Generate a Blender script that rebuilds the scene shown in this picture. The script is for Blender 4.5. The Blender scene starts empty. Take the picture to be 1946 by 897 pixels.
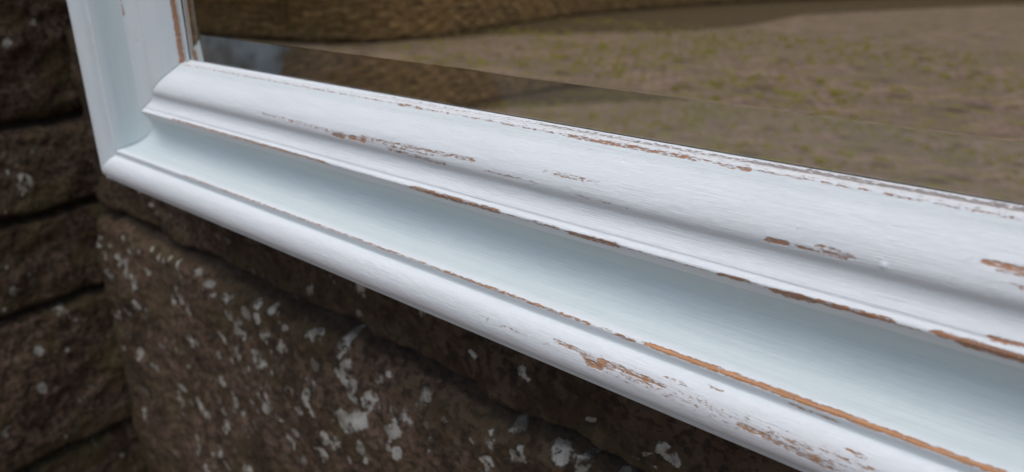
import bpy, math
import numpy as np
from mathutils import Vector, Matrix

S = bpy.context.scene
COL = S.collection
rng = np.random.default_rng(7)

# ------------------------------------------------------------------ camera
GROUND_Z = -0.90
cam_d = bpy.data.cameras.new("camera")
cam = bpy.data.objects.new("camera", cam_d)
COL.objects.link(cam)
cam.location = (0.50098, -0.18381, 0.13818)
yaw, pitch, roll = 0.681638, 0.368632, 0.009486
fw = Vector((-math.sin(yaw) * math.cos(pitch), math.cos(yaw) * math.cos(pitch), -math.sin(pitch)))
rt = Vector((math.cos(yaw), math.sin(yaw), 0.0))
up = rt.cross(fw)
r2 = math.cos(roll) * rt + math.sin(roll) * up
u2 = -math.sin(roll) * rt + math.cos(roll) * up
cam.rotation_euler = Matrix((r2, u2, -fw)).transposed().to_euler()
cam_d.sensor_width = 36.0
cam_d.lens = 1350.0 / 1946.0 * 36.0
cam_d.clip_start = 0.01
cam_d.clip_end = 500.0
cam_d.dof.use_dof = True
cam_d.dof.focus_distance = 0.25
cam_d.dof.aperture_fstop = 10.4
S.camera = cam

# ------------------------------------------------------------------ sky, sun, exposure (overcast daylight)
SUN_EL, SUN_AZ = math.radians(73), math.radians(172)      # azimuth clockwise from +Y
w = bpy.data.worlds.new("World"); S.world = w; w.use_nodes = True
nt = w.node_tree
bg = nt.nodes["Background"]
sky = nt.nodes.new("ShaderNodeTexSky"); sky.sky_type = 'NISHITA'; sky.sun_disc = False
sky.sun_elevation = SUN_EL; sky.sun_rotation = SUN_AZ
sky.dust_density = 3.0; sky.air_density = 1.0; sky.ozone_density = 1.0
nt.links.new(sky.outputs[0], bg.inputs[0]); bg.inputs[1].default_value = 0.085
sd = bpy.data.lights.new("sun", 'SUN'); sd.energy = 1.4; sd.angle = math.radians(60); sd.color = (1.0, 0.96, 0.91)
so = bpy.data.objects.new("sun", sd); COL.objects.link(so)
dirv = Vector((math.sin(SUN_AZ) * math.cos(SUN_EL), math.cos(SUN_AZ) * math.cos(SUN_EL), math.sin(SUN_EL)))
so.rotation_euler = dirv.to_track_quat('Z', 'Y').to_euler()
S.view_settings.view_transform = 'Standard'; S.view_settings.look = 'None'
S.view_settings.exposure = 0.50; S.view_settings.gamma = 1.0
S.view_settings.use_curve_mapping = False
S.render.engine = 'CYCLES'
S.cycles.max_bounces = 10; S.cycles.transmission_bounces = 8; S.cycles.glossy_bounces = 6
S.cycles.caustics_reflective = True; S.cycles.caustics_refractive = True; S.cycles.sample_clamp_indirect = 4.0
S.cycles.use_denoising = True

# ------------------------------------------------------------------ noise helpers
def hash2(ix, iy, seed):
    n = (ix.astype(np.int64) * 374761393 + iy.astype(np.int64) * 668265263 + seed * 974711) & 0x7fffffff
    n = ((n ^ (n >> 13)) * 1274126177) & 0x7fffffff
    n = (n ^ (n >> 16)) & 0xffffff
    return n / float(0xffffff)

def vnoise(x, y, seed=0):
    x = np.asarray(x, float); y = np.asarray(y, float)
    ix = np.floor(x); iy = np.floor(y); fx = x - ix; fy = y - iy
    fx = fx * fx * fx * (fx * (fx * 6 - 15) + 10); fy = fy * fy * fy * (fy * (fy * 6 - 15) + 10)
    a = hash2(ix, iy, seed); b = hash2(ix + 1, iy, seed); c = hash2(ix, iy + 1, seed); d = hash2(ix + 1, iy + 1, seed)
    return (a * (1 - fx) + b * fx) * (1 - fy) + (c * (1 - fx) + d * fx) * fy

def fbm(x, y, seed=0, octaves=5, gain=0.5):
    t = 0; amp = 1; tot = 0
    for k in range(octaves):
        t = t + amp * (vnoise(x * 2 ** k + 17.3 * k, y * 2 ** k - 9.1 * k, seed + k * 31) - 0.5); tot += amp; amp *= gain
    return t / tot * 2

def sstep(a, b, x):
    t = np.clip((x - a) / (b - a), 0, 1); return t * t * (3 - 2 * t)

def grid_mesh(name, V, nx, ny, mat, parent=None, attrs=None, uv=None, flip=False, smooth=True, extra_faces=None):
    """V: (nx*ny,3), index = i*ny + j"""
    i = np.arange(nx - 1)[:, None]; j = np.arange(ny - 1)[None, :]
    a = (i * ny + j); b = ((i + 1) * ny + j); c = ((i + 1) * ny + j + 1); d = (i * ny + j + 1)
    q = np.stack([a, b, c, d], -1).reshape(-1, 4)
    if flip: q = q[:, ::-1]
    loops = q.ravel().astype(np.int32); nf = len(q)
    me = bpy.data.meshes.new(name)
    me.vertices.add(len(V)); me.vertices.foreach_set("co", np.asarray(V, np.float32).ravel())
    me.loops.add(len(loops)); me.loops.foreach_set("vertex_index", loops)
    me.polygons.add(nf); me.polygons.foreach_set("loop_start", np.arange(0, nf * 4, 4, dtype=np.int32))
    me.polygons.foreach_set("use_smooth", np.full(nf, smooth))
    me.update(calc_edges=True); me.validate()
    for k, v in (attrs or {}).items():
        at = me.attributes.new(k, 'FLOAT', 'POINT'); at.data.foreach_set("value", np.asarray(v, np.float32).ravel())
    if uv is not None:
        l = me.uv_layers.new(name="UVMap"); l.data.foreach_set("uv", np.asarray(uv, np.float32)[loops].ravel())
    o = bpy.data.objects.new(name, me); COL.objects.link(o); me.materials.append(mat)
    if parent: o.parent = parent
    return o

def tag(o, label=None, cat=None, group=None, kind=None):
    if label: o["label"] = label
    if cat: o["category"] = cat
    if group: o["group"] = group
    if kind: o["kind"] = kind

def empty(name, loc=(0, 0, 0)):
    o = bpy.data.objects.new(name, None); COL.objects.link(o); o.location = loc; return o

def box_mesh(name, boxes, mat, parent=None, bevel=0.0):
    vs, fs = [], []
    for (x0, x1, y0, y1, z0, z1) in boxes:
        n = len(vs)
        vs += [(x0, y0, z0), (x1, y0, z0), (x1, y1, z0), (x0, y1, z0), (x0, y0, z1), (x1, y0, z1), (x1, y1, z1), (x0, y1, z1)]
        fs += [tuple(n + k for k in f) for f in ((0, 3, 2, 1), (4, 5, 6, 7), (0, 1, 5, 4), (1, 2, 6, 5), (2, 3, 7, 6), (3, 0, 4, 7))]
    me = bpy.data.meshes.new(name); me.from_pydata(vs, [], fs); me.update(); me.materials.append(mat)
    o = bpy.data.objects.new(name, me); COL.objects.link(o)
    if parent: o.parent = parent
    if bevel:
        b = o.modifiers.new("bevel", 'BEVEL'); b.width = bevel; b.segments = 2
    return o

# ------------------------------------------------------------------ node helpers
class NT:
    def __init__(s, name):
        s.m = bpy.data.materials.new(name); s.m.use_nodes = True; s.t = s.m.node_tree
        s.b = s.t.nodes["Principled BSDF"]; s.out = s.t.nodes["Material Output"]
    def n(s, typ, **kw):
        nd = s.t.nodes.new(typ)
        for k, v in kw.items(): setattr(nd, k, v)
        return nd
    def l(s, a, b): s.t.links.new(a, b)
    def inp(s, sock, v):
        if hasattr(v, 'links') or isinstance(v, bpy.types.NodeSocket): s.l(v, sock)
        elif v is not None: sock.default_value = v
    def math(s, op, a, b=None, c=None, clamp=False):
        nd = s.n('ShaderNodeMath', operation=op, use_clamp=clamp)
        s.inp(nd.inputs[0], a); s.inp(nd.inputs[1], b)
        if c is not None: s.inp(nd.inputs[2], c)
        return nd.outputs[0]
    def attr(s, name):
        return s.n('ShaderNodeAttribute', attribute_name=name).outputs['Fac']
    def mapping(s, src, scale, rot=(0, 0, 0), loc=(0, 0, 0)):
        nd = s.n('ShaderNodeMapping'); s.l(src, nd.inputs[0]); nd.inputs['Scale'].default_value = scale
        nd.inputs['Rotation'].default_value = rot; nd.inputs['Location'].default_value = loc; return nd.outputs[0]
    def noise(s, vec, scale, detail=4, rough=0.55, dist=0.0):
        nd = s.n('ShaderNodeTexNoise'); s.l(vec, nd.inputs['Vector']); nd.inputs['Scale'].default_value = scale
        nd.inputs['Detail'].default_value = detail; nd.inputs['Roughness'].default_value = rough
        nd.inputs['Distortion'].default_value = dist; return nd.outputs['Fac']
    def ramp(s, fac, a, b, smooth=True):
        nd = s.n('ShaderNodeMapRange'); nd.interpolation_type = 'SMOOTHSTEP' if smooth else 'LINEAR'
        s.inp(nd.inputs[0], fac); nd.inputs[1].default_value = a; nd.inputs[2].default_value = b; return nd.outputs[0]
    def mix(s, fac, a, b):
        nd = s.n('ShaderNodeMix', data_type='RGBA'); s.inp(nd.inputs[0], fac)
        for k, v in ((6, a), (7, b)):
            if isinstance(v, tuple): nd.inputs[k].default_value = (*v, 1)
            else: s.l(v, nd.inputs[k])
        return nd.outputs[2]
    def bump(s, h, dist, strength=1.0, normal=None):
        nd = s.n('ShaderNodeBump'); s.l(h, nd.inputs['Height']); nd.inputs['Distance'].default_value = dist
        nd.inputs['Strength'].default_value = strength
        if normal is not None: s.l(normal, nd.inputs['Normal'])
        return nd.outputs[0]

# ------------------------------------------------------------------ materials
def mat_paint():
    m = NT("distressed_paint"); uv = m.n('ShaderNodeUVMap').outputs[0]      # uv = (mm along the rail, mm across the profile)
    wear = m.attr("wear"); scuff = m.attr("scuff"); tint = m.attr("tint")
    fine = m.noise(m.mapping(uv, (0.60, 4.2, 1)), 1.0, 5, 0.7)
    blot = m.noise(m.mapping(uv, (0.30, 1.1, 1), loc=(4, 7, 0)), 1.0, 3, 0.6)
    nz = m.math('ADD', m.math('MULTIPLY', m.math('SUBTRACT', fine, 0.5), 1.9), m.math('MULTIPLY', m.math('SUBTRACT', blot, 0.5), 1.5))
    nz = m.math('MULTIPLY', nz, m.math('MULTIPLY', wear, 3.0, clamp=True))
    field = m.math('ADD', m.math('MULTIPLY', wear, 0.78), nz)
    mask = m.ramp(field, 0.50, 0.56)
    halo = m.ramp(field, 0.34, 0.52)
    # sparse thin scratches and pinpricks in the paint everywhere
    scr = m.noise(m.mapping(uv, (0.10, 2.4, 1), loc=(31, 3, 0)), 1.0, 6, 0.75)
    scr_m = m.math('MULTIPLY', m.ramp(scr, 0.685, 0.72), 0.45)
    # paint
    stroke = m.noise(m.mapping(uv, (0.018, 2.2, 1)), 1.0, 6, 0.75)
    cloud = m.noise(m.mapping(uv, (0.01, 0.06, 1)), 1.0, 4, 0.6)
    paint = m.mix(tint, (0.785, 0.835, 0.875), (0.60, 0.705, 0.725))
    paint = m.mix(m.math('MULTIPLY', m.ramp(stroke, 0.42, 0.62), 0.35), paint, (0.84, 0.86, 0.90))
    paint = m.mix(m.math('MULTIPLY', m.ramp(cloud, 0.45, 0.65), 0.30), paint, (0.66, 0.74, 0.76))
    # worn thin: undercoat shows pinkish, then wood
    sc = m.noise(m.mapping(uv, (0.40, 1.3, 1), loc=(9, 9, 0)), 1.0, 5, 0.75)
    scm = m.ramp(m.math('ADD', m.math('MULTIPLY', scuff, 0.9), m.math('MULTIPLY', m.math('SUBTRACT', sc, 0.5), 3.2)), 0.50, 0.66)
    paint = m.mix(m.math('MULTIPLY', scuff, 0.55, clamp=True), paint, (0.80, 0.70, 0.68))
    paint = m.mix(m.math('MULTIPLY', m.math('MULTIPLY', scm, m.math('MULTIPLY', scuff, 4.0, clamp=True)), 0.85), paint, (0.235, 0.195, 0.18))
    paint = m.mix(m.math('MULTIPLY', halo, 0.40), paint, (0.62, 0.47, 0.42))
    paint = m.mix(scr_m, paint, (0.46, 0.42, 0.41))
    grain = m.noise(m.mapping(uv, (0.05, 3.5, 1), loc=(2, 5, 0)), 1.0, 6, 0.7, 0.4)
    wood_a = m.mix(m.ramp(grain, 0.3, 0.7), (0.30, 0.14, 0.085), (0.66, 0.36, 0.21))
    wood_b = m.mix(m.ramp(grain, 0.3, 0.7), (0.36, 0.165, 0.07), (0.72, 0.40, 0.20))
    wood = m.mix(m.attr("warm"), wood_a, wood_b)
    col = m.mix(mask, paint, wood)
    m.l(col, m.b.inputs['Base Color'])
    rough = m.math('ADD', m.math('MULTIPLY', mask, 0.22), m.math('ADD', 0.40, m.math('MULTIPLY', stroke, 0.16)))
    m.l(rough, m.b.inputs['Roughness']); m.b.inputs['Specular IOR Level'].default_value = 0.42
    ridges = m.noise(m.mapping(uv, (0.03, 2.6, 1), loc=(5, 0, 0)), 1.0, 6, 0.75)
    lumps = m.noise(m.mapping(uv, (0.25, 0.45, 1)), 1.0, 3, 0.5)
    b1 = m.bump(ridges, 0.00042, 0.9)
    b2 = m.bump(lumps, 0.00035, 0.5, b1)
    b3 = m.bump(m.math('SUBTRACT', 1.0, m.math('ADD', mask, m.math('MULTIPLY', scm, 0.4), clamp=True)), 0.00018, 1.0, b2)
    m.l(b3, m.b.inputs['Normal'])
    return m.m

def mat_raw_wood():
    m = NT("pine_backing"); tc = m.n('ShaderNodeTexCoord').outputs['Object']
    g = m.noise(m.mapping(tc, (6, 90, 90)), 1.0, 5, 0.6, 0.6)
    m.l(m.mix(m.ramp(g, .3, .7), (0.20, 0.12, 0.06), (0.36, 0.24, 0.13)), m.b.inputs['Base Color']); m.b.inputs['Roughness'].default_value = .75
    return m.m

def mat_glass():
    m = NT("mirror_glass"); b = m.b
    b.inputs['Base Color'].default_value = (0.93, 0.965, 0.945, 1); b.inputs['Roughness'].default_value = 0.0
    b.inputs['Transmission Weight'].default_value = 1.0; b.inputs['IOR'].default_value = 1.5
    return m.m

def mat_silver():
    m = NT("silvering"); b = m.b
    b.inputs['Base Color'].default_value = (0.90, 0.90, 0.88, 1); b.inputs['Metallic'].default_value = 1.0
    b.inputs['Roughness'].default_value = 0.0
    return m.m

def mat_stone(name, dark=1.0, moss=0.5, axis='xz', lich=1.0):
    m = NT(name); tc = m.n('ShaderNodeTexCoord').outputs['Object']
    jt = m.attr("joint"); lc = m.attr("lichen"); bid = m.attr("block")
    n1 = m.noise(tc, 14, 5, 0.62); n2 = m.noise(tc, 60, 5, 0.65); n3 = m.noise(m.mapping(tc, (1, 1, 1), loc=(3, 5, 1)), 22, 4, 0.6)
    n4 = m.noise(tc, 190, 3, 0.6)
    c = m.mix(m.ramp(n1, .38, .60), (0.082 * dark, 0.049 * dark, 0.030 * dark), (0.156 * dark, 0.103 * dark, 0.066 * dark))
    c = m.mix(m.math('MULTIPLY', m.ramp(n2, .46, .60), .75), c, (0.215 * dark, 0.145 * dark, 0.102 * dark))
    c = m.mix(m.math('MULTIPLY', m.ramp(n4, .48, .60), .70), c, (0.028 * dark, 0.022 * dark, 0.018 * dark))
    c = m.mix(m.math('MULTIPLY', m.ramp(n3, .50, .60), moss), c, (0.110 * dark, 0.092 * dark, 0.034 * dark))
    edge = m.math('MULTIPLY', m.math('MULTIPLY', m.attr("mossy"), 0.6), m.ramp(n2, .35, .60))
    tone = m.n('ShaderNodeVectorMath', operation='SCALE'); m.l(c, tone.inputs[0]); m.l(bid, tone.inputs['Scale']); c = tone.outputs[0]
    c = m.mix(edge, c, (0.105 * dark, 0.088 * dark, 0.038 * dark))
    # crusty lichen: placed blooms plus a scatter of small ones
    warp = m.noise(tc, 130, 4, 0.6)
    f = m.math('ADD', lc, m.math('MULTIPLY', m.math('SUBTRACT', warp, .5), 2.2))
    lm = m.math('MULTIPLY', m.ramp(f, .48, .72), m.ramp(lc, .02, .25))
    v = m.n('ShaderNodeTexVoronoi'); v.inputs['Scale'].default_value = 75; v.inputs['Randomness'].default_value = 1.0
    dn = m.n('ShaderNodeVectorMath', operation='ADD'); m.l(tc, dn.inputs[0])
    nc = m.n('ShaderNodeTexNoise'); m.l(tc, nc.inputs['Vector']); nc.inputs['Scale'].default_value = 80
    sc_ = m.n('ShaderNodeVectorMath', operation='SCALE'); m.l(nc.outputs['Color'], sc_.inputs[0]); sc_.inputs['Scale'].default_value = 0.016
    m.l(sc_.outputs[0], dn.inputs[1]); m.l(dn.outputs[0], v.inputs['Vector'])
    sepc = m.n('ShaderNodeSeparateColor'); m.l(v.outputs['Color'], sepc.inputs[0])
    rad = m.math('MULTIPLY', m.math('SUBTRACT', sepc.outputs[0], 0.55), 0.75)
    small = m.ramp(m.math('SUBTRACT', rad, v.outputs['Distance']), -0.02, 0.07)
    zone = m.ramp(m.noise(m.mapping(tc, (1, 1, 1), loc=(9, 2, 4)), 9, 3, .6), .42, .60)
    small = m.math('MULTIPLY', m.math('MULTIPLY', small, zone), 0.55 * lich)
    c = m.mix(small, c, (0.20, 0.18, 0.155))
    tn = m.mix(m.ramp(n2, .40, .60), (0.22, 0.21, 0.175), (0.43, 0.42, 0.38))
    c = m.mix(m.math('MULTIPLY', lm, 0.92), c, tn)
    jm = m.ramp(jt, .15, .8)
    c = m.mix(m.math('MULTIPLY', jm, .7), c, (0.026, 0.021, 0.015))
    m.l(c, m.b.inputs['Base Color']); m.b.inputs['Roughness'].default_value = .88; m.b.inputs['Specular IOR Level'].default_value = .25
    b1 = m.bump(n2, .004, .8); b2 = m.bump(n4, .0026, .9, b1); b3 = m.bump(m.math('MAXIMUM', lm, small), .0008, 1.0, b2)
    m.l(b3, m.b.inputs['Normal'])
    return m.m

def mat_far_stone():
    m = NT("coursed_garden_stone"); uv = m.n('ShaderNodeUVMap').outputs[0]     # metres along, metres up
    wn = m.n('ShaderNodeTexNoise'); m.l(uv, wn.inputs['Vector']); wn.inputs['Scale'].default_value = 1.6; wn.inputs['Detail'].default_value = 3
    wv = m.n('ShaderNodeVectorMath', operation='SCALE'); m.l(wn.outputs['Color'], wv.inputs[0]); wv.inputs['Scale'].default_value = .38
    wa = m.n('ShaderNodeVectorMath', operation='ADD'); m.l(uv, wa.inputs[0]); m.l(wv.outputs[0], wa.inputs[1])
    br = m.n('ShaderNodeTexBrick'); m.l(wa.outputs[0], br.inputs['Vector']); br.offset = 0.43; br.squash = 1.0
    br.inputs['Scale'].default_value = 1.0; br.inputs['Brick Width'].default_value = 0.40; br.inputs['Row Height'].default_value = 0.085
    br.inputs['Mortar Size'].default_value = 0.012; br.inputs['Mortar Smooth'].default_value = 0.4; br.inputs['Bias'].default_value = 0
    br.inputs['Color1'].default_value = (0.40, 0.235, 0.10, 1); br.inputs['Color2'].default_value = (0.24, 0.135, 0.055, 1)
    br.inputs['Mortar'].default_value = (0.035, 0.024, 0.014, 1)
    n1 = m.noise(uv, 1.3, 4, .6); n2 = m.noise(uv, 9, 4, .65)
    c = m.mix(m.math('MULTIPLY', m.ramp(n1, .40, .62), .45), br.outputs[0], (0.38, 0.22, 0.085))
    c = m.mix(m.math('MULTIPLY', m.ramp(n2, .47, .6), .55), c, (0.12, 0.088, 0.036))
    sep = m.n('ShaderNodeSeparateXYZ'); m.l(uv, sep.inputs[0])
    blackish = m.ramp(m.math('ADD', sep.outputs[1], m.math('MULTIPLY', n1, .12)), .19, .07)   # near-black band at the foot
    c = m.mix(m.math('MULTIPLY', blackish, .85), c, (0.030, 0.018, 0.010))
    m.l(c, m.b.inputs['Base Color']); m.b.inputs['Roughness'].default_value = .9; m.b.inputs['Specular IOR Level'].default_value = .1
    m.l(m.bump(n2, .02, .8, m.bump(br.outputs[1], -.02, .8)), m.b.inputs['Normal'])
    return m.m

def mat_ground():
    m = NT("mossy_stone_setts"); tc = m.n('ShaderNodeTexCoord').outputs['Object']
    mp = m.mapping(tc, (1, 1, 1), rot=(0, 0, math.radians(28)))
    br = m.n('ShaderNodeTexBrick'); m.l(mp, br.inputs['Vector']); br.offset = 0.5
    br.inputs['Scale'].default_value = 1.0; br.inputs['Brick Width'].default_value = 0.21; br.inputs['Row Height'].default_value = 0.125
    br.inputs['Mortar Size'].default_value = 0.014; br.inputs['Mortar Smooth'].default_value = 0.5
    br.inputs['Color1'].default_value = (0.278, 0.182, 0.142, 1); br.inputs['Color2'].default_value = (0.122, 0.078, 0.055, 1)
    br.inputs['Mortar'].default_value = (0.090, 0.070, 0.046, 1)
    n1 = m.noise(tc, 1.1, 4, .6); n2 = m.noise(tc, 4.5, 3, .6); n3 = m.noise(tc, 13, 3, .6)
    c = m.mix(m.math('MULTIPLY', m.ramp(n3, .46, .58), .55), br.outputs[0], (0.29, 0.20, 0.160))
    c = m.mix(m.math('MULTIPLY', m.ramp(n1, .42, .60), .6), c, (0.152, 0.114, 0.076))
    mossf = m.math('MULTIPLY', m.ramp(n2, .52, .60), m.math('ADD', m.math('MULTIPLY', br.outputs[1], .8), .60))
    c = m.mix(m.math('MULTIPLY', mossf, .9, clamp=True), c, (0.170, 0.145, 0.035))
    dk = m.noise(m.mapping(tc, (1, 1, 1), loc=(5, 3, 0)), 2.4, 3, .5)
    c = m.mix(m.math('MULTIPLY', m.ramp(dk, .60, .68), .7), c, (0.045, 0.026, 0.014))
    m.l(c, m.b.inputs['Base Color']); m.b.inputs['Roughness'].default_value = .9; m.b.inputs['Specular IOR Level'].default_value = .06
    m.l(m.bump(n3, .006, .7, m.bump(br.outputs[1], -.012, .9)), m.b.inputs['Normal'])
    return m.m

def mat_plain(name, col, rough=.8, nscale=3.0, amt=.3, col2=None):
    m = NT(name); tc = m.n('ShaderNodeTexCoord').outputs['Object']
    n = m.noise(tc, nscale, 5, .6)
    c2 = col2 or tuple(x * .6 for x in col)
    m.l(m.mix(m.math('MULTIPLY', m.ramp(n, .3, .7), amt), col, c2), m.b.inputs['Base Color']); m.b.inputs['Roughness'].default_value = rough
    if rough > .8: m.b.inputs['Specular IOR Level'].default_value = .06
    return m.m

M_PAINT = mat_paint(); M_PINE = mat_raw_wood(); M_GLASS = mat_glass(); M_SILVER = mat_silver()
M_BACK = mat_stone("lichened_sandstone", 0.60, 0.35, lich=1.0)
M_LEFT = mat_stone("mossy_dark_sandstone", 0.62, 0.6, lich=0.45)
M_FAR = mat_far_stone(); M_GROUND = mat_ground()

# ------------------------------------------------------------------ moulding profile: (distance from outer edge, depth), mm
PROF=[(0,40),(0,25),(0,8),(0,1.6),(.25,.7),(.9,.2),(2.4,-.15),(3.0,.15),(3.35,.75),(3.6,.7),(3.75,-.6),(4.05,-2.0),(4.9,-3.2),(6.6,-4.1),(8.6,-4.6),(10.6,-4.7),(12.6,-4.4),(14.5,-3.75),(16.0,-2.9),(17.2,-1.8),(18.1,-.5),(18.5,.5),(18.8,1.2),(19.3,1.35),(20.6,1.1),(21.8,.8),(22.5,.6),(22.9,.75),(23.15,1.3),(23.5,2.8),(24.0,5.0),(24.7,8.6),(25.8,12.2),(27.6,15.6),(30.2,18.2),(33.2,19.7),(36.2,20.0),(39.0,19.0),(41.6,17.2),(43.8,15.3),(45.6,13.8),(45.9,13.1),(46.4,12.5),(47.4,11.5),(48.8,10.1),(49.9,8.95),(50.3,8.5),(50.8,8.3),(51.4,8.55),(52.0,9.3),(52.5,9.95),(52.9,10.15),(53.3,10.1),(54.0,10.6),(55.4,11.7),(57.0,12.6),(58.8,13.15),(60.2,13.2),(61.4,12.6),(62.8,11.9),(64.6,11.7),(66.4,12.1),(68.4,12.9),(70.6,14.2),(73.0,16.1),(75.4,18.3),(77.2,20.2),(78.8,21.6),(79.2,22.0),(79.7,22.5),(80.0,22.75),(80.6,23.05),(81.1,23.8),(81.3,24.6),(81.35,25.6),(81.4,26.6),(81.55,27.4),(81.85,27.9),(82.3,28.2)]
def resample(step):
    P = np.array(PROF, float)
    for _ in range(2):
        a = P[:-1] * .75 + P[1:] * .25; b = P[:-1] * .25 + P[1:] * .75
        P = np.vstack([P[:1], np.stack([a, b], 1).reshape(-1, 2), P[-1:]])
    d = np.r_[0, np.cumsum(np.linalg.norm(np.diff(P, axis=0), axis=1))]
    n = int(d[-1] / step) + 1; u = np.linspace(0, d[-1], n)
    return np.stack([np.interp(u, d, P[:, 0]), np.interp(u, d, P[:, 1])], 1), u

# wear strokes on the bottom rail: (x0, u0, x1, u1, half width mm, strength)
WEAR = [
    (337, 112.4, 500, 112.4, 0.42, 0.52), (290, 112.4, 337, 112.6, 0.4, 0.55),
    (92, 113.1, 232, 112.8, 0.62, 0.8), (150, 113, 236, 112.5, 0.5, 0.55), (232, 112.5, 292, 112.5, 0.4, 0.42),
    (292, 112.3, 337, 112.3, 1.3, 0.78), (300, 112.1, 318, 112, 1.5, 0.9), (356, 112.3, 365, 112.3, 0.9, 0.6), (371, 111.5, 389, 112, 1.3, 0.85),
    (374, 111.1, 380, 111.1, 1.2, 0.9), (427, 112.2, 434, 112.3, 0.9, 0.8), (443.5, 111.3, 452, 111.7, 1.6, 0.95), (446, 110.2, 451, 110.7, 1.2, 0.9),
    (452.7, 112.3, 473, 112.8, 0.9, 0.82), (458, 112.1, 468, 112.3, 0.9, 0.9), (485, 113, 505, 112.5, 1, 0.95), (491, 111.8, 505, 111.5, 1.6, 0.95),
    (496.5, 115.7, 498.5, 115.7, 0.8, 0.8), (500, 115.9, 501, 115.9, 0.6, 0.75),
    (110, 68.1, 318, 68.1, 0.5, 0.64), (200, 68.1, 300, 68.1, 0.5, 0.55), (318, 68, 384, 68.1, 0.7, 0.74), (384, 68.3, 408, 68.5, 0.5, 0.5), (398, 67.7, 402, 67.7, 0.7, 0.75),
    (409, 68.6, 520, 68.7, 0.95, 1.05), (409, 68.1, 520, 68.2, 0.7, 1), (430, 69.1, 470, 69, 0.8, 0.85), (456, 65.7, 466, 65.5, 0.6, 0.6),
    (360, 147.95, 408, 147.95, 0.8, 0.72), (418, 147.6, 425, 147.6, 0.7, 0.62), (270, 147.95, 282, 147.95, 0.7, 0.66), (84, 147.95, 505, 147.95, 0.42, 0.55),
    (181, 129.8, 254, 128.8, 0.7, 0.52), (238, 127.7, 244, 127.8, 1.1, 0.82), (249, 128.3, 258, 128.5, 1.1, 0.78), (256, 129.7, 322, 130.7, 0.8, 0.6),
    (275, 127.1, 306, 126.4, 0.8, 0.6), (262, 128.5, 300, 129.1, 0.6, 0.52), (357, 132.7, 377, 132.8, 0.9, 0.47), (330, 128.1, 352, 127.9, 0.5, 0.46), (372, 126.9, 390, 126.5, 0.5, 0.44),
    (438.6, 127.4, 442.3, 127.6, 0.9, 0.8), (447, 127.4, 449, 127.4, 0.6, 0.66), (452.5, 128.8, 459.5, 128.1, 0.9, 0.66), (453, 127.7, 458, 127.4, 0.6, 0.62),
    (490.8, 134.8, 504, 135, 0.8, 0.84), (494, 133.5, 500, 133.5, 0.5, 0.6), (496, 130.7, 503, 130.5, 0.6, 0.5),
    (376, 57, 389, 56.5, 0.85, 0.6336), (386, 56.2, 393, 55.4, 1.02, 0.6336), (390, 54.2, 394, 54.2, 1.36, 0.836), (394, 56, 398, 56.1, 1.275, 0.7392), (400, 56.5, 412, 56.4, 0.935, 0.7216),
    (404, 54.8, 412, 55, 0.595, 0.5808), (413.5, 56.3, 416, 56.2, 0.765, 0.704), (340, 55.1, 372, 54.8, 0.68, 0.3872), (410, 54.2, 430, 54.2, 0.595, 0.44), (428, 56.2, 436, 56, 0.51, 0.4928),
    (444, 53.9, 451, 53.6, 0.935, 0.704), (452, 53.2, 468, 53.5, 0.935, 0.5808), (450, 54.9, 462, 55.2, 0.595, 0.5456), (458, 52.2, 470, 52, 0.595, 0.6336), (473, 58.8, 475.5, 58.5, 0.68, 0.6336),
    (466, 56.4, 480, 56.2, 0.51, 0.528), (478, 54, 492, 53.6, 0.765, 0.5808), (418, 59.2, 423, 59.1, 0.5, 0.56), (432, 61.6, 434, 61.6, 0.5, 0.52),
]
SCUFF = [(263, 151.95, 340, 152.05, 1.2, 0.42), (350, 152.05, 440, 152.15, 1.15, 0.62), (430, 152.15, 520, 152.25, 1.2, 0.85), (90, 149.45, 505, 149.45, 0.9, 0.3),
         (400, 55.1, 470, 54.4, 3, 0.28)]
WEAR_STILE = [(62, 149.65, 132, 149.65, 1.5, 0.98), (86, 148.65, 135, 148.85, 0.9, 0.7), (76, 65.4, 100, 65, 0.55, 0.66), (108, 113, 118, 113, 0.9, 0.72),
              (80, 148.85, 89, 148.85, 1.2, 0.72), (118, 67.6, 190, 67.6, 0.6, 0.5), (130, 111.8, 240, 111.8, 0.9, 0.6)]

def strokes(x, u, lst):
    f = np.zeros_like(x)
    for (x0, u0, x1, u1, hw, st) in lst:
        t = np.clip((x - x0) / max(x1 - x0, 1e-6), 0, 1)
        uu = u0 + (u1 - u0) * t
        ex = np.maximum(np.maximum(x0 - x, x - x1), 0) / 2.2
        d = np.sqrt(((u - uu) / hw) ** 2 + ex ** 2)
        f = np.maximum(f, st * np.clip(1.25 - 0.62 * d * d, 0, 1))
    return f

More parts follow.
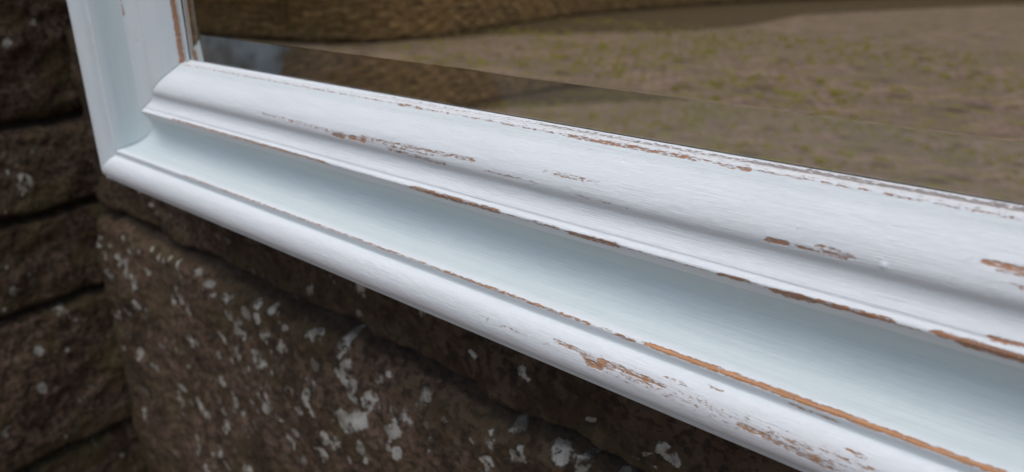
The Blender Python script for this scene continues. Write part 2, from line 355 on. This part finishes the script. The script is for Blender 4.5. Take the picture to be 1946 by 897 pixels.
def sweep_rail(name, L, xs, step, parent, mode, wear, scuff, seed, H=None):
    """mode: b = bottom rail, l = left stile, t = top rail, r = right stile. xs runs 0..1 over the length L (mm)."""
    P, u = resample(step); npf = len(u); nx = len(xs)
    s = P[:, 0][None, :]; h = P[:, 1][None, :]
    ti = xs[:, None]
    a = s + ti * (L - 2 * s)                         # along, mm: mitred at both ends
    uu = np.broadcast_to(u[None, :], a.shape); ss = np.broadcast_to(s, a.shape); hh = np.broadcast_to(h, a.shape)
    W = strokes(a, uu, wear)
    SC = np.zeros_like(a)
    for (x0, u0, x1, u1, hw, st) in scuff:
        t = np.clip((a - x0) / (x1 - x0), 0, 1); ex = np.maximum(np.maximum(x0 - a, a - x1), 0) / 12.0
        d = np.sqrt(((uu - (u0 + (u1 - u0) * t)) / hw) ** 2 + ex ** 2); SC = np.maximum(SC, st * np.clip(1.2 - .6 * d * d, 0, 1))
    # hand-finished timber: small waviness, nibs in the paint, arrises rubbed down where worn
    T = np.gradient(P, axis=0); T /= np.linalg.norm(T, axis=1)[:, None]
    N = np.stack([-T[:, 1], T[:, 0]], 1) * -1.0      # outward (toward smaller depth on the face)
    fade = sstep(0, 6, ti * (L - 2 * ss)) * sstep(0, 6, (1 - ti) * (L - 2 * ss)) * sstep(0, 6, 0 * ss + uu - 36)
    disp = fade * (0.16 * fbm(a / 38.0, uu / 9.0, seed, 3) + 0.045 * fbm(a / 6.0, uu / 2.0, seed + 5, 3))
    disp -= .22 * np.exp(-((ti * (L - 2 * ss)) / .45) ** 2) * sstep(38, 42, uu)      # hairline at the mitre
    disp -= fade * 0.30 * sstep(.45, 1.0, W)
    for (bx, bu, br, bh) in NIBS.get(mode, []):
        disp += bh * np.exp(-(((a - bx) / br) ** 2 + ((uu - bu) / br) ** 2) * 1.6)
    ns = N[:, 0][None, :]; nh = N[:, 1][None, :]
    ss2 = ss + ns * disp; hh2 = hh + nh * disp
    if mode == 'b': V = np.stack([a, hh2, ss2], -1)
    elif mode == 'l': V = np.stack([ss2, hh2, a], -1)
    elif mode == 't': V = np.stack([a, hh2, H - ss2], -1)
    else: V = np.stack([H - ss2, hh2, a], -1)
    # paint tone: blue-grey in the hollow and grooves, whiter on the high parts
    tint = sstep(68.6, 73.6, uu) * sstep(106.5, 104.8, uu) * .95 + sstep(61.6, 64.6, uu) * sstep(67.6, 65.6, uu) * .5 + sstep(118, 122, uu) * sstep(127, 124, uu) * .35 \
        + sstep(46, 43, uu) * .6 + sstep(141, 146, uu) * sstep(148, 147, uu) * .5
    if mode == 'l': tint = np.maximum(tint, .55)  # left stile paint darkened throughout to imitate its shaded side
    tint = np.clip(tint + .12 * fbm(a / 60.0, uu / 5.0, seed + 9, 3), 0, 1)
    warm = np.clip(sstep(74, 64, uu) + .1, 0, 1)
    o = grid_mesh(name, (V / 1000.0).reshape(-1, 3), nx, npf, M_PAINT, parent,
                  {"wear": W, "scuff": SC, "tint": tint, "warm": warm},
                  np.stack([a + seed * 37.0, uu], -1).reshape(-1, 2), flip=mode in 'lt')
    return o

NIBS = {'b': [(468.6, 128, 1.1, 0.55), (467.6, 129.9, 0.5, 0.25), (420, 125.2, 0.4, 0.3), (122, 77.1, 0.9, -0.35), (113, 74.6, 0.9, -0.3),
              (478.7, 123.5, 0.35, -0.3), (352, 126.5, 0.5, -0.3), (384, 142.5, 0.5, -0.25), (501, 81.6, 0.4, -0.3), (431, 95.6, 0.4, -0.25), (445, 133, 0.5, 0.2)],
        'l': [(92, 119, 1.2, -0.4), (120, 114.3, 1.2, -0.3), (104, 48.6, 1, -0.3)]}

LW, LH = 900.0, 700.0
mirror = empty("wall_mirror", (0, 0, 0))
tag(mirror, "wall mirror in a distressed white moulded frame, paint rubbed through to brown wood", "mirror")
# denser columns where the camera is close
d0 = np.array([0, 2, 5, 60, 180, 300, 400, 470, 520, 600, 900.0]); st = np.array([.2, .3, .9, .9, .62, .42, .32, .28, .34, 1.5, 6.0])
xx = [0.0]
while xx[-1] < 900: xx.append(xx[-1] + float(np.interp(xx[-1], d0, st)))
xsb = np.array(xx); xsb = xsb / xsb[-1]
sweep_rail("bottom_rail", LW, xsb, .26, mirror, 'b', WEAR, SCUFF, 1)
zz = [0.0]
while zz[-1] < 700: zz.append(zz[-1] + (0.25 if zz[-1] < 2 else 0.9 if zz[-1] < 160 else 5.0))
zs = np.array(zz); zs = zs / zs[-1]
sweep_rail("left_stile", LH, zs, .4, mirror, 'l', WEAR_STILE, [(78, 151.8, 140, 151.8, .8, .40)], 2)
coarse = np.linspace(0, 1, 160)
sweep_rail("top_rail", LW, coarse, .7, mirror, 't', [(120, 68.2, 700, 68.2, .9, .8), (200, 112.4, 500, 112.4, .9, .7)], [], 3, H=LH)
sweep_rail("right_stile", LH, coarse, .7, mirror, 'r', [(100, 68.2, 500, 68.2, .9, .8), (200, 112.4, 500, 112.4, .9, .7)], [], 4, H=LW)

# glass: 4 mm plate with a bevelled front edge, silvered on its back
x0, x1, z0, z1 = 81.15, 818.85, 81.15, 618.85
bi = (98.3, 801.7, 97.8, 602.2)
yf, yb, ye = 27.3, 29.3, 28.70
def rect(x0, x1, z0, z1, y): return [(x0, y, z0), (x1, y, z0), (x1, y, z1), (x0, y, z1)]
vs = rect(*bi, yf) + rect(x0, x1, z0, z1, ye) + rect(x0, x1, z0, z1, yb)
fs = [(0, 1, 2, 3)] + [(4 + k, 4 + (k + 1) % 4, (k + 1) % 4, k) for k in range(4)] + [(8 + k, 8 + (k + 1) % 4, 4 + (k + 1) % 4, 4 + k) for k in range(4)] + [(11, 10, 9, 8)]
me = bpy.data.meshes.new("mirror_plate"); me.from_pydata([tuple(c / 1000 for c in v) for v in vs], [], fs); me.update()
me.materials.append(M_GLASS); me.materials.append(M_SILVER); me.polygons[len(fs) - 1].material_index = 1
gl = bpy.data.objects.new("mirror_plate", me); COL.objects.link(gl); gl.parent = mirror
box_mesh("backing_board", [(.004, .896, .0385, .0445, .004, .696)], M_PINE, mirror)
hk = box_mesh("hanging_batten", [(.20, .70, .0447, .054, .60, .64)], M_PINE, mirror)

# ------------------------------------------------------------------ stone walls
def axis_grid(segs):
    out = []
    for a, b, st in segs:
        n = max(2, int(round((b - a) / st))); out += list(np.linspace(a, b, n, endpoint=False))
    out.append(segs[-1][1]); return np.array(out)

def block_field(A, Z, rows, seed, jw=.010):
    """rows: list of (z_bottom_fn, vertical joints). returns depth below the face, joint mask, block id"""
    zb = [r[0] for r in rows]
    wob = .006 * fbm(A / .09, Z * 0 + 3.1, seed, 3)
    Zw = Z + wob + .003 * fbm(A / .02, Z / .05, seed + 3, 2)
    dist = np.full(A.shape, 9.0); bid = np.zeros(A.shape); low = np.zeros(A.shape)
    for k in range(len(rows)):
        zt = zb[k + 1] if k + 1 < len(rows) else 9.0
        ins = (Zw >= zb[k]) & (Zw < zt)
        d = np.minimum(Zw - zb[k], zt - Zw)
        Aw = A + .006 * fbm(Z / .06, A * 0 + k, seed + 7 + k, 3)
        js = rows[k][1]
        b = np.zeros(A.shape)
        for j in js:
            d = np.minimum(d, np.abs(Aw - j)); b += Aw > j
        dist = np.where(ins, d, dist); bid = np.where(ins, k * 13 + b, bid); low = np.where(ins, Zw - zb[k], low)
    return dist, bid

def stone_wall(name, label, A, Zs, rows, seed, mat, place, lich, edge_fn=None, flip=False, jw=.0055, depth=.016, rough=1.0):
    AA, ZZ = np.meshgrid(A, Zs, indexing='ij')
    dist, bid = block_field(AA, ZZ, rows, seed)
    width = jw * (0.7 + .6 * vnoise(AA / .05, ZZ / .05, seed + 50))
    prof = np.clip(1 - dist / (width * 2.0), 0, 1) ** 1.6
    bo = (hash2(bid, bid * 0 + 5, seed) - .5) * .010
    face = rough * (.0085 * fbm(AA / .11, ZZ / .08, seed + 11, 5, .55) + .0035 * fbm(AA / .018, ZZ / .018, seed + 21, 4, .6))
    off = face + bo - depth * prof
    joint = sstep(.30, .85, prof)
    mossy = sstep(.045, .008, dist) * sstep(.35, .6, vnoise(AA / .07, ZZ / .05, seed + 61)) * (1 - joint)
    if edge_fn is not None:
        off, joint, mossy = edge_fn(AA, ZZ, off, joint, mossy)
    LI = np.zeros_like(AA)
    for (lx, lz, rx, rz, stg) in lich:
        ang = (hash2(np.array(lx * 997.), np.array(lz * 991.), 3) - .5) * 1.2
        dx = (AA - lx); dz = (ZZ - lz)
        ex = (dx * math.cos(ang) + dz * math.sin(ang)) / rx; ez = (-dx * math.sin(ang) + dz * math.cos(ang)) / rz
        LI = np.maximum(LI, stg * np.clip(1.35 - .75 * (ex ** 2 + ez ** 2), 0, 1))
    V = place(AA, ZZ, off)
    o = grid_mesh(name, V.reshape(-1, 3), len(A), len(Zs), mat, None, {"joint": joint, "lichen": LI, "block": np.where(bid >= 0, .74 + .5 * hash2(bid, bid * 0 + 9, seed + 8), 1), "mossy": mossy}, flip=flip)  # tone per block; seed picked to paint the rail's shade onto the block below
    tag(o, label, "wall")
    return o

LICH = [(145, -172, 10.7, 18.3), (130, -171, 6.9, 9.5), (184, -162, 7.9, 11.4), (16, -172, 15.2, 11.3), (56, -144, 5.8, 9.0), (-41, -174, 6.3, 10.5), (-91, -197, 4.8, 9.9), (-12, -144, 8.2, 12.5), (-117, -155, 13.6, 9.7), (-202, -170, 7.2, 10.0), (-216, -148, 5.0, 9.8), (-260, -175, 4.8, 7.7), (-237, -148, 4.7, 8.4), (206, -68, 6.7, 5.6), (252, -79, 4.2, 3.5), (137, -142, 10.1, 10.4), (214, -122, 6.1, 6.2), (288, -77, 5.2, 4.4), (319, -115, 7.5, 7.3), (382, -86, 6.6, 8.2), (102, -224, 11.2, 7.2), (58, -225, 6.0, 5.9), (269, -146, 8.5, 6.1), (-108, -346, 7.7, 8.5), (-242, -339, 6.9, 10.1), (59, -127, 3.7, 5.5), (162, -147, 3.9, 5.2), (175, -124, 3.3, 4.3), (-2, -226, 5.5, 8.3), (-142, -266, 6.0, 8.9), (-98, -271, 5.0, 14.0), (-198, -266, 6.2, 7.0), (256, -135, 4.7, 4.5), (46, -104, 4.7, 7.1), (96, -122, 6.1, 6.5), (97, -184, 4.3, 5.9), (231, -132, 4.0, 4.7), (374, -97, 3.0, 2.6), (336, -86, 2.8, 3.2), (-19, -124, 4.7, 6.5), (137, -94, 4.1, 4.4), (-183, -66, 5.1, 7.6), (-265, -226, 6.6, 7.5), (-164, -80, 3.6, 6.4)]
YW = 0.0582
KW = 0.8998; SX = lambda x: 0.50098 + (x - 0.50098) * KW; SY = lambda y: -0.18381 + (y + 0.18381) * KW; SZ = lambda z: 0.13818 + (z - 0.13818) * KW
lich_back = [(SX(a / 1000), SZ(b / 1000), max(rz, 3) / 1000 * .82, max(rx, 3) / 1000 * .72, .76) for a, b, rx, rz in LICH]
for (a, b, rx, rz, _s) in list(lich_back):             # each bloom is a cluster of smaller crusts
    for k in range(2):
        f_ = rng.uniform(.25, .6); lich_back.append((a + rng.normal(0, rx * 1.1), min(b + rng.normal(0, rz * 1.1), b if b > -.09 else -.10), rx * f_, rz * f_, rng.uniform(.50, .72)))
for k in range(260):                                   # the rest of the wall carries the same scatter
    a, b = rng.uniform(-.20, 1.7), rng.uniform(-.88, 1.1)
    r = rng.uniform(.003, .010) if rng.random() < .8 else rng.uniform(.010, .020)
    if -.25 < a < .5 and -.45 < b < .1: r *= .5
    lich_back.append((a, b, r, r * rng.uniform(.8, 1.5), rng.uniform(.50, .85)))
for k in range(260):
    a, b = rng.uniform(-.20, .42), -.09 - abs(rng.normal(0, .13))
    r = rng.uniform(.0025, .0065); lich_back.append((a, b, r, r * rng.uniform(.9, 1.6), rng.uniform(.48, .78)))

XE = -0.2107
def back_edge(A, Z, off, joint, mossy):
    e = A - (XE + .004 * fbm(Z / .12, A * 0, 77, 3))
    rr = .016
    off = off - np.where(e < rr, (rr - np.sqrt(np.clip(rr ** 2 - (rr - np.clip(e, 0, rr)) ** 2, 0, None))) * 1.3, 0) - np.where(e < 0, .05, 0) * sstep(0, -.006, e)
    joint = np.maximum(joint, sstep(.002, -.004, e))
    mossy = np.maximum(mossy, sstep(.07, .01, e) * sstep(0, .004, e) * .75 * sstep(.0, -.05, Z))
    return off, joint, mossy

Ab = axis_grid([(-.27, .10, .0019), (.10, .42, .0014), (.42, .60, .004), (.60, 2.0, .012)])
Zb = axis_grid([(GROUND_Z - .02, -.52, .010), (-.52, -.27, .0026), (-.27, .14, .0019), (.14, .30, .005), (.30, 1.5, .014)])
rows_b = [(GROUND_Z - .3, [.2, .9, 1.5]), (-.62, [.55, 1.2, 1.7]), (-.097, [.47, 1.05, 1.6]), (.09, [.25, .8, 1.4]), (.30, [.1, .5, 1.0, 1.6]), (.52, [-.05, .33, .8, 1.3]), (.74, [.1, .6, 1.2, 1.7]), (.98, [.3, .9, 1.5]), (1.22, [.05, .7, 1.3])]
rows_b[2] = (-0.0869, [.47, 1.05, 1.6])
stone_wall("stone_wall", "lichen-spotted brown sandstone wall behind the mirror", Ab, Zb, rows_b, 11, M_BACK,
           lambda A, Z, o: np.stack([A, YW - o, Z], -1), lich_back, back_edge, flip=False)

lich_left = [(-0.0159, -0.248, 0.004, 0.007, 0.9), (0.0135, -0.2174, 0.003, 0.004, 0.85), (-0.0084, -0.2118, 0.004, 0.005, 0.85), (0.0086, -0.0536, 0.004, 0.008, 0.7), (-0.0202, -0.0311, 0.006, 0.008, 0.6), (0.0014, -0.0401, 0.003, 0.006, 0.6), (0.0266, -0.0221, 0.003, 0.005, 0.55), (-0.0184, -0.1256, 0.005, 0.006, 0.55)]
for k in range(170):
    r = rng.uniform(.0025, .007); lich_left.append((rng.uniform(-.7, .08), rng.uniform(-.85, 1.1), r, r * 1.3, rng.uniform(.45, .75)))
for k in range(40):
    r = rng.uniform(.002, .004); lich_left.append((rng.uniform(-.05, .08), rng.uniform(-.45, .10), r, r * 1.5, rng.uniform(.45, .7)))
YP = -.110                                             # the return wall is a short pier: its outer corner
Al = axis_grid([(-.80, -.16, .010), (-.16, -.09, .003), (-.09, .13, .0018)])
def pier(A, Z, o):
    r = .03; t = np.clip((YP + r - A) / (r * math.pi / 2), 0, 1) * math.pi / 2      # face turns round an arris of radius r
    over = np.maximum((YP + r - r * math.pi / 2) - A, 0)
    X = -0.2215 - r + r * np.cos(t) - over; Y = np.where(A > YP + r, A, YP + r - r * np.sin(t))
    return np.stack([X + o * np.cos(t), Y - o * np.sin(t), Z], -1)
rows_l = [(GROUND_Z - .3, [-.9, -.3]), (-.60, [-.7, -.15]), (-0.3326, [-.5]), (-0.1706, [-.8, -.25]), (-0.0824, [-.5, -.13]), (-0.0015, [-.9, -.2]), (.13, [-.6, -.13]), (.33, [-.9, -.3]), (.52, [-.5, -.1]), (.75, [-.8, -.3]), (1.0, [-.6]), (1.25, [-.4])]
stone_wall("stone_wall", "dark mossy return wall of rough blocks at the left, meeting the lichened wall in a corner", Al, Zb, rows_l, 23, M_LEFT,
           pier, lich_left, None, flip=True, jw=.005, depth=.018)

# ------------------------------------------------------------------ ground
gm = bpy.data.meshes.new("ground"); R = 120
gm.from_pydata([(-R, -R, 0), (R, -R, 0), (R, R, 0), (-R, R, 0)], [], [(0, 1, 2, 3)]); gm.materials.append(M_GROUND)
g = bpy.data.objects.new("ground", gm); g.location = (0, 0, GROUND_Z); COL.objects.link(g); tag(g, "stone sett paving with moss in the joints", "ground", kind="structure")

# dark soil bed along the foot of the far wall
M_SOIL = mat_plain("damp_soil", (0.060, 0.036, 0.022), .95, 5.0, .9, (0.10, 0.075, 0.035))
bed = [(-6.9, -6.9), (-6.75, -8.3), (-6.2, -9.1), (-5.6, -10.0), (-5.0, -10.9), (-4.6, -12.6), (-4.9, -16.5), (-4.0, -19.5), (-2.2, -25.0), (3, -31), (4, -35), (-5, -30.2), (-7.6, -22.0), (-8.3, -17.0), (-8.4, -13.4), (-8.0, -10.6), (-7.25, -8.2)]
bm_ = bpy.data.meshes.new("soil_bed"); nb = len(bed)
bm_.from_pydata([(x, y, 0) for x, y in bed] + [(x * 1.0 + 0.0, y, -.02) for x, y in bed], [], [tuple(range(nb))[::-1]] + [(k, (k + 1) % nb, nb + (k + 1) % nb, nb + k) for k in range(nb)])
bm_.materials.append(M_SOIL); sb = bpy.data.objects.new("soil_bed", bm_); sb.location = (0, 0, GROUND_Z + .006); COL.objects.link(sb)
tag(sb, "strip of damp dark soil along the foot of the garden wall", "soil bed", kind="structure")

# moss cushions and weeds standing in the joints of the paving: one mass nobody could count
M_MOSS = mat_plain("yellow_green_moss", (0.24, 0.20, 0.030), .95, 30, .8, (0.17, 0.14, 0.035))
tv, tf = [], []
ca, sa = math.cos(math.radians(-28)), math.sin(math.radians(-28))
cnt = 0
while cnt < 2300:
    p_, q_ = rng.uniform(-9, 6), rng.uniform(-14, 1)
    if rng.random() < .6: q_ = round(q_ / .125) * .125 + rng.normal(0, .008)
    x, y = p_ * ca - q_ * sa, p_ * sa + q_ * ca
    if not (-8 < x < 2.5 and -12 < y < -1.8): continue
    if fbm(np.array(x / 1.3), np.array(y / 1.3), 91, 3) < -.25 + .55 * rng.random(): continue
    r = rng.uniform(.014, .046); hh_ = r * rng.uniform(.30, .6); n0 = len(tv); K = 7
    for lv, (rr_, zz_) in enumerate(((1.0, -.1), (.85, .55), (.45, .92))):
        for k in range(K):
            a_ = 2 * math.pi * (k + .5 * lv) / K; w_ = rng.uniform(.75, 1.25)
            tv.append((x + r * rr_ * w_ * math.cos(a_), y + r * rr_ * w_ * math.sin(a_), hh_ * zz_ * rng.uniform(.85, 1.15)))
    tv.append((x, y, hh_ * 1.05))
    for lv in range(2):
        for k in range(K):
            tf.append((n0 + lv * K + k, n0 + lv * K + (k + 1) % K, n0 + (lv + 1) * K + (k + 1) % K, n0 + (lv + 1) * K + k))
    for k in range(K): tf.append((n0 + 2 * K + k, n0 + 2 * K + (k + 1) % K, n0 + 3 * K))
    cnt += 1
mm = bpy.data.meshes.new("moss"); mm.from_pydata(tv, [], tf); mm.materials.append(M_MOSS)
mo = bpy.data.objects.new("moss", mm); mo.location = (0, 0, GROUND_Z); COL.objects.link(mo)
tag(mo, "yellow-green moss cushions growing along the joints of the paving", "moss", kind="stuff")

# ------------------------------------------------------------------ garden wall across the yard, seen in the mirror
def garden_wall(name, label, pts, top_fn, thick=.35, n_per=.12, seed=5):
    P = np.array(pts, float)
    for _ in range(2):
        a = P[:-1] * .75 + P[1:] * .25; b = P[:-1] * .25 + P[1:] * .75
        P = np.vstack([P[:1], np.stack([a, b], 1).reshape(-1, 2), P[-1:]])
    d = np.r_[0, np.cumsum(np.linalg.norm(np.diff(P, axis=0), axis=1))]
    n = int(d[-1] / n_per); t = np.linspace(0, d[-1], n)
    X = np.interp(t, d, P[:, 0]); Y = np.interp(t, d, P[:, 1])
    T = np.stack([np.gradient(X), np.gradient(Y)], 1); T /= np.linalg.norm(T, axis=1)[:, None]
    Nn = np.stack([T[:, 1], -T[:, 0]], 1)
    if np.mean(Nn[:, 0] * (0 - X) + Nn[:, 1] * (0 - Y)) < 0: Nn = -Nn
    hgt = np.array([top_fn(x, y) for x, y in zip(X, Y)])
    zf = np.r_[np.linspace(0, 1, 22)]
    V = []; uv = []
    for i in range(n):
        col = []
        for k in zf: col.append((0, k * hgt[i]))
        prof = [(0.0 + .012 * math.sin(i * 1.7 + j * 2.3), z) for j, (o_, z) in enumerate(col)]
        prof += [(.03, hgt[i] + .02), (.03, hgt[i] + .10), (-thick - .03, hgt[i] + .10), (-thick - .03, hgt[i] + .02), (-thick, hgt[i]), (-thick, 0)]
        acc = 0
        for (o_, z) in prof:
            V.append((X[i] + Nn[i, 0] * o_, Y[i] + Nn[i, 1] * o_, GROUND_Z - .01 + z)); uv.append((t[i], z))
    npf = len(zf) + 6
    o = grid_mesh(name, np.array(V), n, npf, M_FAR, None, uv=np.array(uv), smooth=False); tag(o, label, "wall"); return o
garden_wall("garden_wall", "long curving brown coursed stone wall across the yard, reflected in the mirror",
            [(-20, -4.8), (-13, -5.05), (-9.6, -5.15), (-8.2, -5.35), (-7.3, -5.75), (-7.0, -6.5), (-7.15, -8.2), (-7.9, -10.6), (-8.3, -13.4), (-8.2, -17.0), (-7.5, -22.0), (-5, -30), (6, -36), (22, -38)],
            lambda x, y: 0.50 + 1.8 * max(float(sstep(-8.1, -7.5, x)), float(sstep(6.4, 7.4, -y))))
# pale rendered cottage beyond the low part of that wall
M_PALE = mat_plain("pale_weathered_render", (0.46, 0.50, 0.48), .85, 1.5, 1.0, (0.10, 0.08, 0.05)); M_SLATE = mat_plain("roof_slate", (0.09, 0.09, 0.10), .6)
M_PANE = mat_plain("window_glass_dark", (0.03, 0.035, 0.04), .1); M_WHITE = mat_plain("white_trim", (0.7, 0.7, 0.68), .5)
ct = empty("cottage", (-14.6, -9.3, GROUND_Z))
tag(ct, "pale cottage with a slate roof behind the low part of the coursed garden wall", "house")
box_mesh("wall", [(-5, 5, -2.4, 2.4, 0, 3.0)], M_PALE, ct)
me = bpy.data.meshes.new("roof"); me.from_pydata([(-5.3, -2.8, 2.9), (5.3, -2.8, 2.9), (5.3, 2.8, 2.9), (-5.3, 2.8, 2.9), (-5.3, 0, 4.9), (5.3, 0, 4.9)], [], [(0, 1, 5, 4), (2, 3, 4, 5), (0, 4, 3), (1, 2, 5), (0, 3, 2, 1)])
me.materials.append(M_SLATE); ro = bpy.data.objects.new("roof", me); COL.objects.link(ro); ro.parent = ct
for x in (-3.2, -.9):
    wf = box_mesh("window", [(x - .55, x + .55, 2.38, 2.46, .95, 1.02), (x - .55, x + .55, 2.38, 2.46, 2.08, 2.15), (x - .55, x - .48, 2.38, 2.455, 1.02, 2.08), (x + .48, x + .55, 2.38, 2.455, 1.02, 2.08), (x - .03, x + .03, 2.38, 2.455, 1.02, 2.08)], M_WHITE, ct)
    box_mesh("pane", [(x - .48, x + .48, 2.39, 2.42, 1.02, 2.08)], M_PANE, wf)
